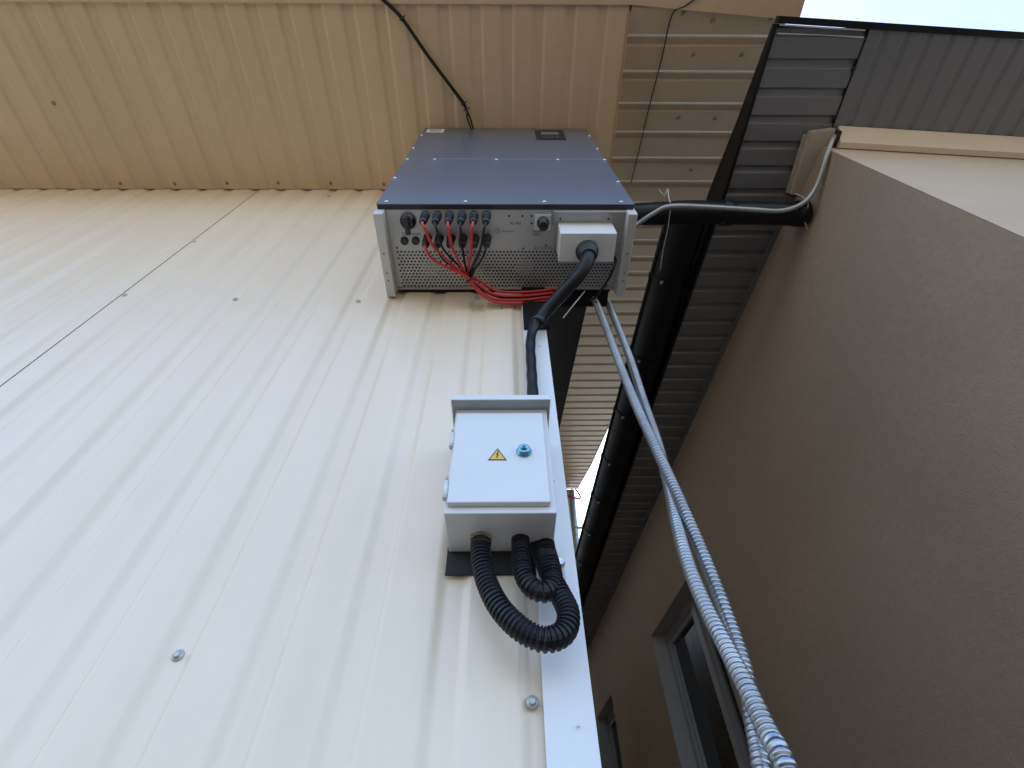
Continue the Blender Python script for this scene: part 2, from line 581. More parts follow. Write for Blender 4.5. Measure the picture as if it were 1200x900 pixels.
cuts_y = sorted(set([Y0R, 8.0] + [w[0] for w in WINS] + [w[1] for w in WINS]))
cuts_z = sorted(set([-1.5, RZ + 0.0] + [w[2] for w in WINS] + [w[3] for w in WINS]))
b = MB()
for ya, yb in zip(cuts_y, cuts_y[1:]):
    for za, zb in zip(cuts_z, cuts_z[1:]):
        if any(w[0] <= ya and yb <= w[1] and w[2] <= za and zb <= w[3] for w in WINS):
            continue
        q = [wall_pt(ya, za, 0), wall_pt(yb, za, 0), wall_pt(yb, zb, 0), wall_pt(ya, zb, 0)]
        b.add(q, [(0, 1, 2, 3)])
b.add([wall_pt(Y0R, -1.5, 0), wall_pt(Y0R, RZ, 0), wall_pt(Y0R, RZ, TH), wall_pt(Y0R, -1.5, TH)], [(0, 1, 2, 3)])
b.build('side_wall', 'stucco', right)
cx, cy = wx(Y0R), Y0R
# front wall, in the lighter stucco copy with skylight in its colour
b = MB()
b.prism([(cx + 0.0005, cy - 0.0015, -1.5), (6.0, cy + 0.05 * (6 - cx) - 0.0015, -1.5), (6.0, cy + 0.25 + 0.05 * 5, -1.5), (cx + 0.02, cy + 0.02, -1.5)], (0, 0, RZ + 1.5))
b.build('front_wall', 'stucco_lit', right)
b = MB()
b.box(1.72, 6.0, 0.80, 8.0, -1.5, RZ)
b.build('wall_core', 'curtain', right)
for wi, (ya, yb, za, zb) in enumerate(WINS):
    d1 = 0.115
    rv = MB()
    t = 0.0
    rv.add([wall_pt(yb, za, 0), wall_pt(yb, za, d1), wall_pt(yb, zb, d1), wall_pt(yb, zb, 0)], [(0, 1, 2, 3)])
    rv.add([wall_pt(ya, za, 0), wall_pt(ya, za, d1), wall_pt(ya, zb, d1), wall_pt(ya, zb, 0)], [(0, 1, 2, 3)])
    rv.add([wall_pt(ya, zb, 0), wall_pt(ya, zb, d1), wall_pt(yb, zb, d1), wall_pt(yb, zb, 0)], [(0, 1, 2, 3)])
    rv.add([wall_pt(ya, za, 0), wall_pt(ya, za, d1), wall_pt(yb, za, d1), wall_pt(yb, za, 0)], [(0, 1, 2, 3)])
    rv.build('window_reveal', 'reveal', right)

    def bar(mb, y0, y1, z0, z1, dd0, dd1):
        mb.add([wall_pt(y0, z0, dd0), wall_pt(y1, z0, dd0), wall_pt(y1, z1, dd0), wall_pt(y0, z1, dd0),
                wall_pt(y0, z0, dd1), wall_pt(y1, z0, dd1), wall_pt(y1, z1, dd1), wall_pt(y0, z1, dd1)],
               [(0, 1, 2, 3), (4, 7, 6, 5), (0, 4, 5, 1), (1, 5, 6, 2), (2, 6, 7, 3), (3, 7, 4, 0)])
    fr = MB()
    fw_ = 0.05
    bar(fr, yb - fw_, yb - 0.0005, za + 0.001, zb - 0.001, 0.10, 0.16)
    bar(fr, ya + 0.0005, ya + fw_, za + 0.001, zb - 0.001, 0.10, 0.16)
    bar(fr, ya + fw_ + 0.0005, yb - fw_ - 0.0005, zb - fw_, zb - 0.001, 0.10, 0.16)
    bar(fr, ya + fw_ + 0.0005, yb - fw_ - 0.0005, za + 0.001, za + fw_, 0.10, 0.16)
    win = fr.build('window', 'window_frame', right)
    panes = [(ya + fw_ + 0.001, yb - fw_ - 0.001)]
    if wi == 0:
        ymid = 3.10
        ml = MB()
        bar(ml, ymid - 0.03, ymid + 0.03, za + fw_ + 0.0005, zb - fw_ - 0.0005, 0.092, 0.158)
        ml.build('mullion', 'window_frame', win)
        panes = [(ya + fw_ + 0.001, ymid - 0.031), (ymid + 0.031, yb - fw_ - 0.001)]
    for (pa, pb) in panes:
        sh = MB()
        s = 0.035
        z0, z1 = za + fw_ + 0.001, zb - fw_ - 0.001
        bar(sh, pa, pa + s, z0, z1, 0.112, 0.150)
        bar(sh, pb - s, pb, z0, z1, 0.112, 0.150)
        bar(sh, pa + s + 0.0004, pb - s - 0.0004, z1 - s, z1, 0.112, 0.150)
        bar(sh, pa + s + 0.0004, pb - s - 0.0004, z0, z0 + s, 0.112, 0.150)
        sh.build('sash', 'window_frame', win)
        gl = MB()
        bar(gl, pa + s - 0.004, pb - s + 0.004, z0 + s - 0.004, z1 - s + 0.004, 0.128, 0.134)
        gl.build('pane', 'glass', win)
# side eave soffit: ribs across the overhang


def xe(y):
    return 1.054 - 0.0285 * (y - 0.054) if y < 0.72 else 1.035 - 0.0725 * (y - 0.72)


SP = 0.1005
for i, (y0, y1) in enumerate(((0.066, 1.06), (1.0615, 2.06), (2.0615, 3.06), (3.0615, 4.06), (4.0615, 5.06), (5.0615, 7.0))):
    pr = rib_profile(y0, y1, 0.168, pitch=SP, dep=0.010, w1=0.010, g=0.016, w2=0.010)
    sheet(pr, lambda u, h, e: ((xe(u) + 0.001, (1.4145 if u < 0.49 else wx(u) + 0.01))[e], u, RZ + h)).build('side_soffit_sheet', 'graphite', right)
# front eave soffit: ribs towards the wall
for x0, x1 in ((1.417, 2.115), (2.1165, 3.2), (3.2015, 4.3), (4.3015, 6.0)):
    pr = rib_profile(x0, x1, 1.475, pitch=0.0905, dep=0.006, w1=0.010, g=0.014, w2=0.010)
    sheet(pr, lambda u, h, e: (u, (0.068 + 0.05 * (u - 1.417), cy + 0.05 * (u - cx) - 0.045)[e], RZ + h - 0.001)).build('front_soffit_sheet', 'graphite', right)
b = MB()
b.box(1.4135, 1.4185, 0.07, 0.44, RZ - 0.004, RZ + 0.01)
jt = b.build('soffit_joint_trim', 'black_metal', right)
for y in (0.20, 0.375):
    mb = MB()
    screw(mb, (1.412, y, RZ - 0.004), (0, 0, -1), 0.006)
    mb.build('screw', 'black_metal', jt)
# roof edge, fascia and slab
b = MB()
b.prism([(1.0535, 0.0545, RZ + 0.0125), (6.0, 0.0545 + 0.05 * 4.6, RZ + 0.0125), (6, 7.1, RZ + 0.0125), (xe(7.1), 7.1, RZ + 0.0125), (1.0345, 0.72, RZ + 0.0125)], (0, 0, 0.008))
b.build('roof_slab', 'black_metal', right)
b = MB()
b.prism([(1.050, 0.030, RZ - 0.006), (6.0, 0.030 + 0.05 * 4.6, RZ - 0.006), (6.0, 0.053 + 0.05 * 4.6, RZ - 0.006), (1.050, 0.053, RZ - 0.006)], (0, 0, 0.03))
b.build('roof_edge_strip', 'black_metal', right)
b = MB()
fy = [0.054, 0.40, 0.72, 1.2, 7.0]
fh = [0.012, 0.085, 0.165, 0.165, 0.165]
fx = [1.052, 1.044, 1.033, xe(1.2) - 0.002, xe(7.0) - 0.002]
vs = []
for y, h, x in zip(fy, fh, fx):
    vs += [(x, y, RZ - 0.006), (x - 0.014, y, RZ - 0.006), (x - 0.014, y, RZ + h), (x, y, RZ + h)]
fs = [(0, 1, 2, 3), (16, 19, 18, 17)]
for i in range(4):
    for k in range(4):
        fs.append((i * 4 + k, i * 4 + (k + 1) % 4, i * 4 + 4 + (k + 1) % 4, i * 4 + 4 + k))
b.add(vs, fs)
b.build('roof_edge_fascia', 'black_metal', right)
b = MB()
b.prism([(1.060, 0.060, RZ - 0.004), (1.40, 0.075, RZ - 0.004), (1.40, 0.0705, RZ - 0.004), (1.060, 0.0550, RZ - 0.004)], (0, 0, 0.003))
b.prism([(1.06, 0.082, RZ - 0.0035), (1.405, 0.093, RZ - 0.0035), (1.405, 0.098, RZ - 0.0035), (1.25, 0.090, RZ - 0.0035), (1.06, 0.086, RZ - 0.0035)], (0, 0, 0.003))
b.build('bright_flashing', 'alu_light', right)
# cream band between soffit and front wall, beige board on the side
b = MB()
b.prism([(1.437, cy - 0.078, RZ - 0.004), (1.437, cy - 0.078, RZ - 0.014), (1.437, cy - 0.026, RZ - 0.066), (1.437, cy - 0.003, RZ - 0.066), (1.437, cy - 0.003, RZ - 0.004)], (4.56, 0.05 * 4.56, 0))
b.build('cream_band', 'cream_trim', right)
b = MB()
b.prism([(1.315, 0.425, RZ - 0.035), (1.4145, 0.412, RZ - 0.035), (1.4145, 0.685, RZ - 0.035), (1.325, 0.685, RZ - 0.035)], (0, 0, 0.033))
b.prism([(1.318, 0.437, RZ - 0.012), (1.300, 0.440, RZ - 0.012), (1.312, 0.685, RZ - 0.012), (1.324, 0.685, RZ - 0.012)], (0, 0, 0.011))
b.build('side_board', 'beige_board', right)
b = MB()
b.box(1.418, 1.4365, cy - 0.065, cy - 0.003, RZ - 0.05, RZ - 0.004)
b.build('hole_shade_block', 'dark_inside', right)  # solid dark block standing in for the shade inside the conduit hole
b = MB()
b.prism([(wx(0.70) - 0.022, 0.70, RZ - 0.014), (wx(0.70), 0.70, RZ - 0.014), (wx(7), 7, RZ - 0.014), (wx(7) - 0.022, 7, RZ - 0.014)], (0, 0, 0.012))
b.build('wall_top_trim', 'graphite', right)

# ------------------------------------------------------------------ gutter along the side eave
gut = thing('roof_gutter', (0.78, 3.2, 2.25), 'long black half-round gutter along the eave of the stucco building', 'gutter')
GR = 0.098


def gx(y):
    return 0.905 - 0.0625 * (y - 0.8)


GZ = 2.372
b = MB()
n = 20
ring = [(math.cos(math.pi + math.pi * k / n) * GR, math.sin(math.pi + math.pi * k / n) * GR) for k in range(n + 1)]
ring2 = [(x * 0.97, y * 0.97) for x, y in reversed(ring)]
pr = ring + ring2
vs = []
for y in (0.795, 7.0):
    for px, pz in pr:
        vs.append((gx(y) + px, y, GZ + pz))
k = len(pr)
b.add(vs, [(i, (i + 1) % k, k + (i + 1) % k, k + i) for i in range(k)], True)
b.build('trough', 'black_metal', gut)
b = MB()
b.tube([(gx(0.795) - GR - 0.004, 0.795, GZ + 0.002), (gx(7) - GR - 0.004, 7.0, GZ + 0.002)], 0.009, 10)
b.build('front_bead', 'black_metal', gut)
b = MB()
b.prism([(gx(0.79) + x, 0.789, GZ + z) for x, z in ring], (0, 0.006, 0))
b.build('end_cap', 'black_metal', gut)
for y in (1.14, 1.65, 2.10, 2.55, 2.98, 3.40, 3.85, 4.35, 4.9, 5.5, 6.1):
    b = MB()
    vs = []
    for yy in (y - 0.013, y + 0.013):
        for s in (1.012, 1.05):
            for px, pz in ring:
                vs.append((gx(yy) + px * s, yy, GZ + pz * s))
    q = n + 1
    fs = []
    for i in range(n):
        fs += [(q + i, q + i + 1, 3 * q + i + 1, 3 * q + i), (i, 2 * q + i, 2 * q + i + 1, i + 1), (i, i + 1, q + i + 1, q + i), (2 * q + i, 3 * q + i, 3 * q + i + 1, 2 * q + i + 1)]
    b.add(vs, fs)
    b.tube([(gx(y) - GR - 0.004, y - 0.016, GZ + 0.002), (gx(y) - GR - 0.004, y + 0.016, GZ + 0.002)], 0.0125, 10)
    br = b.build('bracket', 'black_metal', gut)
    b = MB()
    a = R(232)
    b.box(-0.011, 0.011, -0.008, 0.008, -0.006, 0.004, 0.002, 1)
    rot = Matrix.Rotation(-(a - R(270)) * -1, 4, 'Y')
    p = Vector((gx(y) + math.cos(a) * GR * 1.07, y, GZ + math.sin(a) * GR * 1.07))
    b.v = [tuple(rot @ Vector(v) + p) for v in b.v]
    b.build('clip', 'zinc_dull', br)

# ------------------------------------------------------------------ black drain pipe crossing the passage
b = MB()
b.tube(spline([(1.345, 0.735, 2.135), (1.2, 0.728, 2.135), (1.0, 0.725, 2.135), (0.80, 0.722, 2.135), (0.72, 0.725, 2.128), (0.60, 0.728, 2.118), (0.50, 0.735, 2.10), (0.42, 0.790, 2.06), (0.34, 0.87, 2.0), (0.22, 0.92, 1.95), (0.125, 0.93, 1.93)], 0.02), 0.050, 24)
pp = thing('drain_pipe', (0.75, 0.75, 1.85), 'black round drain pipe running level from the stucco wall towards the inverter', 'pipe')
b.build('pipe', 'black_metal', pp)
for x in (1.315, 0.985):
    b = MB()
    b.lathe((x - 0.025, 0.7285 if x > 1.2 else 0.725, 2.135), (1, 0, 0), [(0, 0.0505), (0.001, 0.0555), (0.049, 0.0555), (0.05, 0.0505)], 24)
    b.build('socket', 'black_metal', pp)

# ------------------------------------------------------------------ inverter
IZ = 1.437
inv = thing('solar_inverter', (0, 0.62, 1.415), 'large grey solar inverter with slate blue cover mounted high under the eave', 'inverter')
b = MB()
b.box(-0.362, 0.362, 0.4805, 0.735, IZ + 0.10, 2.50)
b.build('housing', 'alu', inv)
# underside panel, solid front strip + perforated rear strip
b = MB()
b.box(-0.3575, 0.3575, 0.4805, 0.606, IZ, IZ + 0.003)
b.box(-0.3575, 0.3575, 0.734, 0.7385, IZ - 0.006, IZ + 0.003)
up = b.build('underside_panel', 'alu', inv)
b = MB()
nx, ny = 62, 12
X0, X1, Yv0, Yv1 = -0.3575, 0.3575, 0.6062, 0.7338
px = 0.0115
dy = (Yv1 - Yv0) / ny
hr = 0.0037
for j in range(ny):
    yc = Yv0 + dy * (j + 0.5)
    off = 0 if j % 2 == 0 else px / 2
    x = X0
    first = X0 + 0.012 + off
    last = first + px * (nx - 3) * 0.97
    cells = []
    c = first
    while c + px < X1 - 0.01:
        cells.append(c)
        c += px
    b.add([(X0, yc - dy / 2, IZ), (first, yc - dy / 2, IZ), (first, yc + dy / 2, IZ), (X0, yc + dy / 2, IZ)], [(0, 1, 2, 3)])
    b.add([(c, yc - dy / 2, IZ), (X1, yc - dy / 2, IZ), (X1, yc + dy / 2, IZ), (c, yc + dy / 2, IZ)], [(0, 1, 2, 3)])
    for c in cells:
        mx = c + px / 2
        sq = [(c, yc - dy / 2), (mx, yc - dy / 2), (c + px, yc - dy / 2), (c + px, yc), (c + px, yc + dy / 2), (mx, yc + dy / 2), (c, yc + dy / 2), (c, yc)]
        hx = []
        for k in range(8):
            t = R(225 + 45 * k)
            hx.append((mx + math.cos(t) * hr, yc + math.sin(t) * hr))
        vs = [(p[0], p[1], IZ) for p in sq] + [(p[0], p[1], IZ) for p in hx] + [(p[0], p[1], IZ + 0.003) for p in hx]
        fs = [(k, (k + 1) % 8, 8 + (k + 1) % 8, 8 + k) for k in range(8)] + [(8 + k, 8 + (k + 1) % 8, 16 + (k + 1) % 8, 16 + k) for k in range(8)]
        b.add(vs, fs)
b.build('vent_grille', 'alu', inv)
b = MB()
b.box(-0.357, 0.357, 0.61, 0.732, IZ + 0.045, IZ + 0.047)
b.build('vent_back', 'dark_inside', inv)
for x, r in ((-0.245, 0.030), (-0.103, 0.036), (0.06, 0.030)):
    b = MB()
    b.lathe((x, 0.668, IZ + 0.012), (0, 0, 1), [(0, r * 0.9), (0.004, r), (0.03, r)], 20)
    b.build('fan', 'fan_pale', inv)
# side plates
for s in (-1, 1):
    b = MB()
    x0, x1 = sorted((s * 0.3870, s * 0.3585))
    b.box(x0, x1, 0.4785, 0.748, IZ - 0.040, IZ, 0.003)
    b.box(x0, x1, 0.4805, 0.748, IZ + 0.0005, IZ + 0.10, 0.001, 1)
    xa, xb = sorted((s * 0.388, s * 0.363))
    b.box(xa, xb, 0.494, 0.745, IZ + 0.0995, 2.49)
    sp = b.build('side_plate', 'alu_light', inv)
    for y in (0.60, 0.665, 0.69):
        mb = MB()
        mb.lathe((s * 0.374, y, IZ - 0.0402), (0, 0, -1), [(0, 0.003), (0.0012, 0.0028), (0.0013, 0.0012)], 10)
        mb.build('screw', 'rust_screw', sp)
b = MB()
b.box(-0.345, 0.345, 0.7387, 0.7495, IZ - 0.004, IZ + 0.4)
b.box(0.13, 0.34, 0.75, 0.80, IZ - 0.012, IZ + 0.02)
b.box(0.0515, 0.128, 0.733, 0.7415, 1.185, IZ + 0.02)
b.build('wall_bracket', 'black_metal', inv)
# front covers
b = MB()
b.box(-0.383, 0.383, 0.4630, 0.4668, IZ + 0.003, 1.9585, 0.0012, 1)
cov = b.build('lower_cover', 'lid', inv)
b = MB()
b.box(-0.381, 0.381, 0.4670, 0.4800, IZ + 0.0025, IZ + 0.03)
b.box(-0.381, -0.3635, 0.4670, 0.4800, IZ + 0.0305, 1.9590)
b.box(0.3635, 0.381, 0.4670, 0.4800, IZ + 0.0305, 1.9590)
b.build('cover_gasket', 'lid_edge', inv)
b = MB()
b.box(-0.383, 0.383, 0.4615, 0.4765, 1.9600, 2.53, 0.0015, 1)
cov2 = b.build('upper_cover', 'lid', inv)
for (x, z, c, y) in ((-0.268, 1.948, cov, .463), (-0.035, 1.948, cov, .463), (0.198, 1.948, cov, .463), (-0.372, 1.948, cov, .463), (0.376, 1.948, cov, .463),
                     (-0.355, IZ + 0.018, cov, .463), (-0.12, IZ + 0.018, cov, .463), (0.115, IZ + 0.018, cov, .463), (0.345, IZ + 0.018, cov, .463),
                     (-0.374, 1.70, cov, .463), (0.374, 1.66, cov, .463), (-0.374, 2.12, cov2, .4615), (0.374, 2.12, cov2, .4615), (-0.374, 2.36, cov2, .4615), (0.374, 2.36, cov2, .4615)):
    mb = MB()
    mb.lathe((x, y, z), (0, -1, 0), [(0, 0.0062), (0.002, 0.0060), (0.0038, 0.0045), (0.0042, 0.0020), (0.003, 0.0018)], 12)
    mb.build('screw', 'screw', c)
b = MB()
b.box(-0.365, -0.285, 0.4610, 0.4613, 2.43, 2.505)
stk = b.build('sticker', 'sticker', cov2)
b = MB()
for z in (2.480, 2.462, 2.448):
    b.box(-0.352, -0.298, 0.4606, 0.4608, z, z + 0.006)
b.build('sticker_print', 'print_grey', inv)
b = MB()
b.box(0.135, 0.265, 0.4580, 0.4613, 2.285, 2.475, 0.002, 1)
b.build('display_panel', 'display', cov2)
b = MB()
b.box(0.160, 0.240, 0.4574, 0.4578, 2.37, 2.43)
b.build('display_screen', 'graphite', cov2)
for x in (0.168, 0.188, 0.208, 0.228):
    mb = MB()
    mb.lathe((x, 0.4578, 2.325), (0, -1, 0), [(0, 0.006), (0.001, 0.005)], 10)
    mb.build('button', 'graphite', cov2)

# rotary switch and two plugs
b = MB()
b.lathe((-0.294, 0.513, IZ - 0.0005), (0, 0, -1), [(0, 0.024), (0.006, 0.024), (0.008, 0.021), (0.020, 0.019), (0.021, 0.016)], 24)
b.box(-0.301, -0.287, 0.492, 0.546, IZ - 0.034, IZ - 0.014, 0.003)
b.build('rotary_switch', 'black_plastic', inv)
for x in (-0.313, -0.279):
    b = MB()
    b.lathe((x, 0.575, IZ - 0.0005), (0, 0, -1), [(0, 0.0125), (0.006, 0.012), (0.0075, 0.009), (0.006, 0.007)], 16)
    b.build('cable_plug', 'black_plastic', inv)


def connector(x, y, L=0.058):
    b = MB()
    b.lathe((x, y, IZ - 0.0005), (0, 0, -1), [(0, 0.0135), (0.010, 0.0135), (0.011, 0.0115), (0.026, 0.0115), (0.027, 0.0125), (0.036, 0.0125)], 16)
    b.lathe((x, y, IZ - 0.0405), (0, 0, -1), [(0, 0.0115), (L - 0.046, 0.0108), (L - 0.041, 0.0065)], 16)
    o = b.build('connector', 'black_plastic', inv)
    r = MB()
    r.lathe((x, y, IZ - 0.0366), (0, 0, -1), [(0, 0.0110), (0.0038, 0.0110)], 16)
    r.build('seal_ring', 'blue_ring', o)
    return (x, y, IZ - L)


xs = [-0.241, -0.205, -0.168, -0.131, -0.095, -0.058]
up_tips = [connector(x, 0.497, 0.060) for x in xs]
lo_tips = [connector(x, 0.566, 0.062) for x in xs]
# gland on a raised plate
b = MB()
b.box(0.088, 0.136, 0.493, 0.5405, IZ - 0.005, IZ - 0.0005, 0.001, 1)
gp = b.build('port_plate', 'box_white', inv)
b = MB()
b.lathe((0.112, 0.516, IZ - 0.005), (0, 0, -1), [(0, 0.0185), (0.010, 0.0185), (0.012, 0.016), (0.030, 0.0155), (0.034, 0.013), (0.034, 0.008), (0.030, 0.0075)], 20)
b.build('gland', 'black_plastic', gp)
# small round button, frame around the AC bay
b = MB()
b.lathe((-0.026, 0.543, IZ - 0.0003), (0, 0, -1), [(0, 0.0085), (0.002, 0.0085), (0.002, 0.0065), (0.0008, 0.0062)], 16)
b.build('ground_bolt', 'zinc_dull', inv)
b = MB()
b.box(0.1445, 0.1465, 0.482, 0.606, IZ - 0.010, IZ - 0.0003)
b.box(0.1470, 0.357, 0.4815, 0.484, IZ - 0.012, IZ - 0.0003)
b.build('bay_rim', 'alu', inv)
for (x, y) in ((0.010, 0.498), (0.050, 0.498), (0.078, 0.498), (0.078, 0.520), (0.125, 0.590), (0.165, 0.507), (0.31, 0.507), (-0.34, 0.598), (0.055, 0.60)):
    mb = MB()
    mb.lathe((x, y, IZ - 0.0003), (0, 0, -1), [(0, 0.0032), (0.0012, 0.003), (0.0016, 0.0015)], 10)
    mb.build('panel_screw', 'print_black', up)
# AC terminal cover
b = MB()
b.box(0.158, 0.322, 0.517, 0.604, IZ - 0.090, IZ - 0.0005, 0.0015, 2)
acb = b.build('terminal_cover', 'box_white', inv)
b = MB()
b.box(0.165, 0.318, 0.6045, 0.64, IZ - 0.022, IZ - 0.0006, 0.001, 1)
b.build('terminal_base', 'alu', inv)
b = MB()
b.lathe((0.239, 0.570, IZ - 0.0902), (0, 0, -1), [(0, 0.0335), (0.006, 0.0335), (0.007, 0.031), (0.022, 0.030), (0.024, 0.0265), (0.036, 0.0255), (0.040, 0.0215)], 24)
b.build('cable_gland', 'black_plastic', acb)
b = MB()
b.lathe((0.239, 0.570, IZ - 0.1145), (0, 0, -1), [(0, 0.0275), (0.0035, 0.0272)], 24)
b.build('gland_ring', 'blue_ring', acb)


# printed words on the underside
def text(body, x, y, size, parent, z, name='lettering', material='print_black'):
    cu = bpy.data.curves.new(name, 'FONT')
    cu.body = body
    cu.size = size
    cu.align_x = 'LEFT'
    tmp = bpy.data.objects.new('tmp_text', cu)
    COL.objects.link(tmp)
    bpy.context.view_layer.update()
    me = bpy.data.meshes.new_from_object(tmp.evaluated_get(bpy.context.evaluated_depsgraph_get()))
    bpy.data.objects.remove(tmp)
    mb = MB()
    mb.add([(x + v.co.x, y - v.co.y, z) for v in me.vertices], [tuple(p.vertices) for p in me.polygons])
    bpy.data.meshes.remove(me)
    return mb.build(name, material, parent)


text('DC Switch', -0.318, 0.557, 0.013, up, IZ - 0.0004)
text('RS 485', 0.013, 0.524, 0.012, up, IZ - 0.0004)
text('Ground', -0.012, 0.548, 0.011, up, IZ - 0.0004)
text('WLAN', 0.082, 0.549, 0.010, up, IZ - 0.0004)
text('GPRS', 0.082, 0.559, 0.010, up, IZ - 0.0004)
text('AC OUTPUT', 0.088, 0.603, 0.0135, up, IZ - 0.0004)

# ------------------------------------------------------------------ DC cables
bundle = [(-0.122, 0.652, 1.352), (-0.088, 0.687, 1.346), (-0.035, 0.718, 1.338), (0.052, 0.728, 1.348), (0.150, 0.726, 1.365)]


def dc_cable(tip, k, color, label, r=0.0031):
    ox = [(-0.004, -0.004), (0.003, -0.016), (0.002, 0.009), (0.006, 0.028), (0.008, 0.021), (0.010, 0.024), (0.004, 0.018), (0.010, 0.009), (0.012, 0.022), (0.014, 0.012)][k % 10]
    t = Vector(tip)
    b0 = Vector(bundle[0])
    mid = t * 0.55 + b0 * 0.45 + Vector((0, 0.0, -0.012 - 0.004 * (k % 3)))
    mid.x = t.x * 0.72 + b0.x * 0.28
    pts = [t + Vector((0, 0, 0.012)), t + Vector((0, 0, -0.006)), t + Vector(((b0.x - t.x) * 0.08, 0.012, -0.022)), mid]
    for i, q in enumerate(bundle):
        pts.append(Vector(q) + Vector((ox[0] * 0.9, (0.006 if color == 'black' and i < 2 else (0 if i == 0 else {0: 0.003, 1: 0.009, 2: -0.006, 4: -0.014}.get(k, 0.004))), ox[1] * (0.55 if i == 0 else 0.8))))
    mb = MB()
    mb.tube(spline(pts, 0.006), r, 10)
    o = mb.build(color + '_cable', 'red_cable' if color == 'red' else 'black_rubber')
    tag(o, label, 'cable', 'solar cables plugged into the inverter')


dc_cable(up_tips[0], 0, 'red', 'red cable from the leftmost plug of the upper row, nearest the rotary switch', 0.0044)
dc_cable(lo_tips[0], 1, 'red', 'red cable from the leftmost plug of the lower row', 0.0044)
dc_cable(up_tips[2], 2, 'red', 'red cable hanging from the third plug of the upper row', 0.0044)
dc_cable(up_tips[4], 4, 'red', 'red cable hanging from the fifth plug of the upper row', 0.0044)
dc_cable(up_tips[1], 5, 'black', 'black cable from the second plug of the upper row', 0.0036)
dc_cable(lo_tips[1], 6, 'black', 'black cable from the second plug of the lower row', 0.0036)
dc_cable(up_tips[3], 3, 'black', 'black cable from the fourth plug of the upper row', 0.0036)
dc_cable(up_tips[5], 8, 'black', 'black cable from the rightmost plug of the upper row', 0.0036)
dc_cable(lo_tips[5], 9, 'black', 'black cable from the rightmost plug of the lower row', 0.0036)
b = MB()
b.lathe((-0.114, 0.661, 1.352), (0.7, 0.7, -0.1), [(0, 0.0165), (0.004, 0.0165)], 16)
b.tube([(-0.105, 0.66, 1.368), (-0.098, 0.652, 1.385)], 0.0022, 8)
tag(b.build('cable_tie', 'black_plastic'), 'black cable tie binding the red cables under the inverter vents', 'cable tie')

# ------------------------------------------------------------------ thick power cable to the box
b = MB()
pts = spline([(0.239, 0.570, 1.325), (0.236, 0.573, 1.298), (0.222, 0.592, 1.272), (0.196, 0.618, 1.250), (0.156, 0.655, 1.232), (0.108, 0.692, 1.196), (0.076, 0.714, 1.145), (0.066, 0.721, 1.08), (0.064, 0.722, 0.98), (0.062, 0.716, 0.85), (0.060, 0.700, 0.735)], 0.006)
L = 0.0
b.tube(pts, lambda s: 0.0195 if s < 0.26 else (0.0195 - (s - 0.26) / 0.03 * 0.0060 if s < 0.29 else 0.0135 + 0.0006 * math.sin(s * 90)), 16)
pc = thing('power_cable', (0.12, 0.66, 0.735), 'thick black power cable from the white terminal cover down to the small box', 'cable')
b.build('sheath', 'black_rubber', pc)
b = MB()
b.lathe((0.096, 0.700, 1.178), (-0.55, 0.33, -0.78), [(0, 0.0200), (0.003, 0.0208), (0.012, 0.0208), (0.016, 0.0198)], 18)
b.build('shrink_collar', 'black_plastic', pc)
b = MB()
b.tube(spline([(0.345, 0.628, 1.44), (0.342, 0.63, 1.40), (0.325, 0.66, 1.37), (0.30, 0.71, 1.365), (0.28, 0.748, 1.38), (0.27, 0.76, 1.42)], 0.006), 0.0042, 10)
tag(b.build('thin_cable', 'black_rubber'), 'thin black cable looping behind the right side of the terminal cover', 'cable')
b = MB()
b.tube([(0.246, 0.700, 1.345), (0.205, 0.697, 1.262), (0.163, 0.70, 1.183)], 0.0017, 6)
tag(b.build('cable_tie', 'tie_white'), 'pale cable tie tail sticking out under the thick power cable', 'cable tie')

# ------------------------------------------------------------------ electrical box
bx = thing('electrical_box', (-0.01, 0.69, 0.467), 'small light grey electrical box with a warning triangle and a lock on the corner trim', 'electrical box')
EX0, EX1, EY, EZ0, EZ1 = -0.100, 0.080, 0.634, 0.467, 0.715
b = MB()
b.box(EX0, EX1, EY, 0.742, EZ0, EZ1, 0.0015, 2)
b.build('body', 'box_grey', bx)
b = MB()
b.box(-0.0955, 0.0705, 0.6215, 0.6335, 0.479, 0.692, 0.002, 2)
door = b.build('door', 'box_grey', bx)
b = MB()
b.box(-0.108, 0.0865, 0.604, 0.735, 0.7205, 0.7225, 0.0006, 1)
b.box(-0.108, 0.0865, 0.602, 0.6038, 0.7085, 0.7225, 0.0006, 1)
b.box(-0.1078, -0.106, 0.6045, 0.735, 0.7085, 0.7200)
b.box(0.0845, 0.0863, 0.6045, 0.735, 0.7085, 0.7200)
b.build('rain_hood', 'box_grey', bx)
for z in (0.622, 0.508):
    b = MB()
    b.lathe((-0.1005, 0.626, z - 0.018), (0, 0, 1), [(0, 0.0038), (0.036, 0.0038)], 12)
    b.box(-0.1005, -0.0962, 0.6245, 0.6305, z - 0.010, z + 0.010)
    h = b.build('hinge', 'box_grey', bx)
    b = MB()
    b.lathe((-0.1005, 0.626, z + 0.0185), (0, 0, 1), [(0, 0.0025), (0.008, 0.0025), (0.009, 0.0012)], 10)
    b.lathe((-0.1005, 0.626, z - 0.0215), (0, 0, 1), [(0, 0.0022), (0.003, 0.0022)], 10)
    b.build('hinge_pin', 'zinc_dull', h)
b = MB()
b.lathe((0.031, 0.6213, 0.588), (0, -1, 0), [(0, 0.0135), (0.002, 0.0135), (0.003, 0.0115), (0.009, 0.0112), (0.0105, 0.0095), (0.0105, 0.0055), (0.007, 0.005)], 24)
lk = b.build('lock', 'lock', door)
b = MB()
b.box(0.0270, 0.0350, 0.6128, 0.6136, 0.5867, 0.5893)
b.build('key_slot', 'print_black', bx)
ty = 0.6212


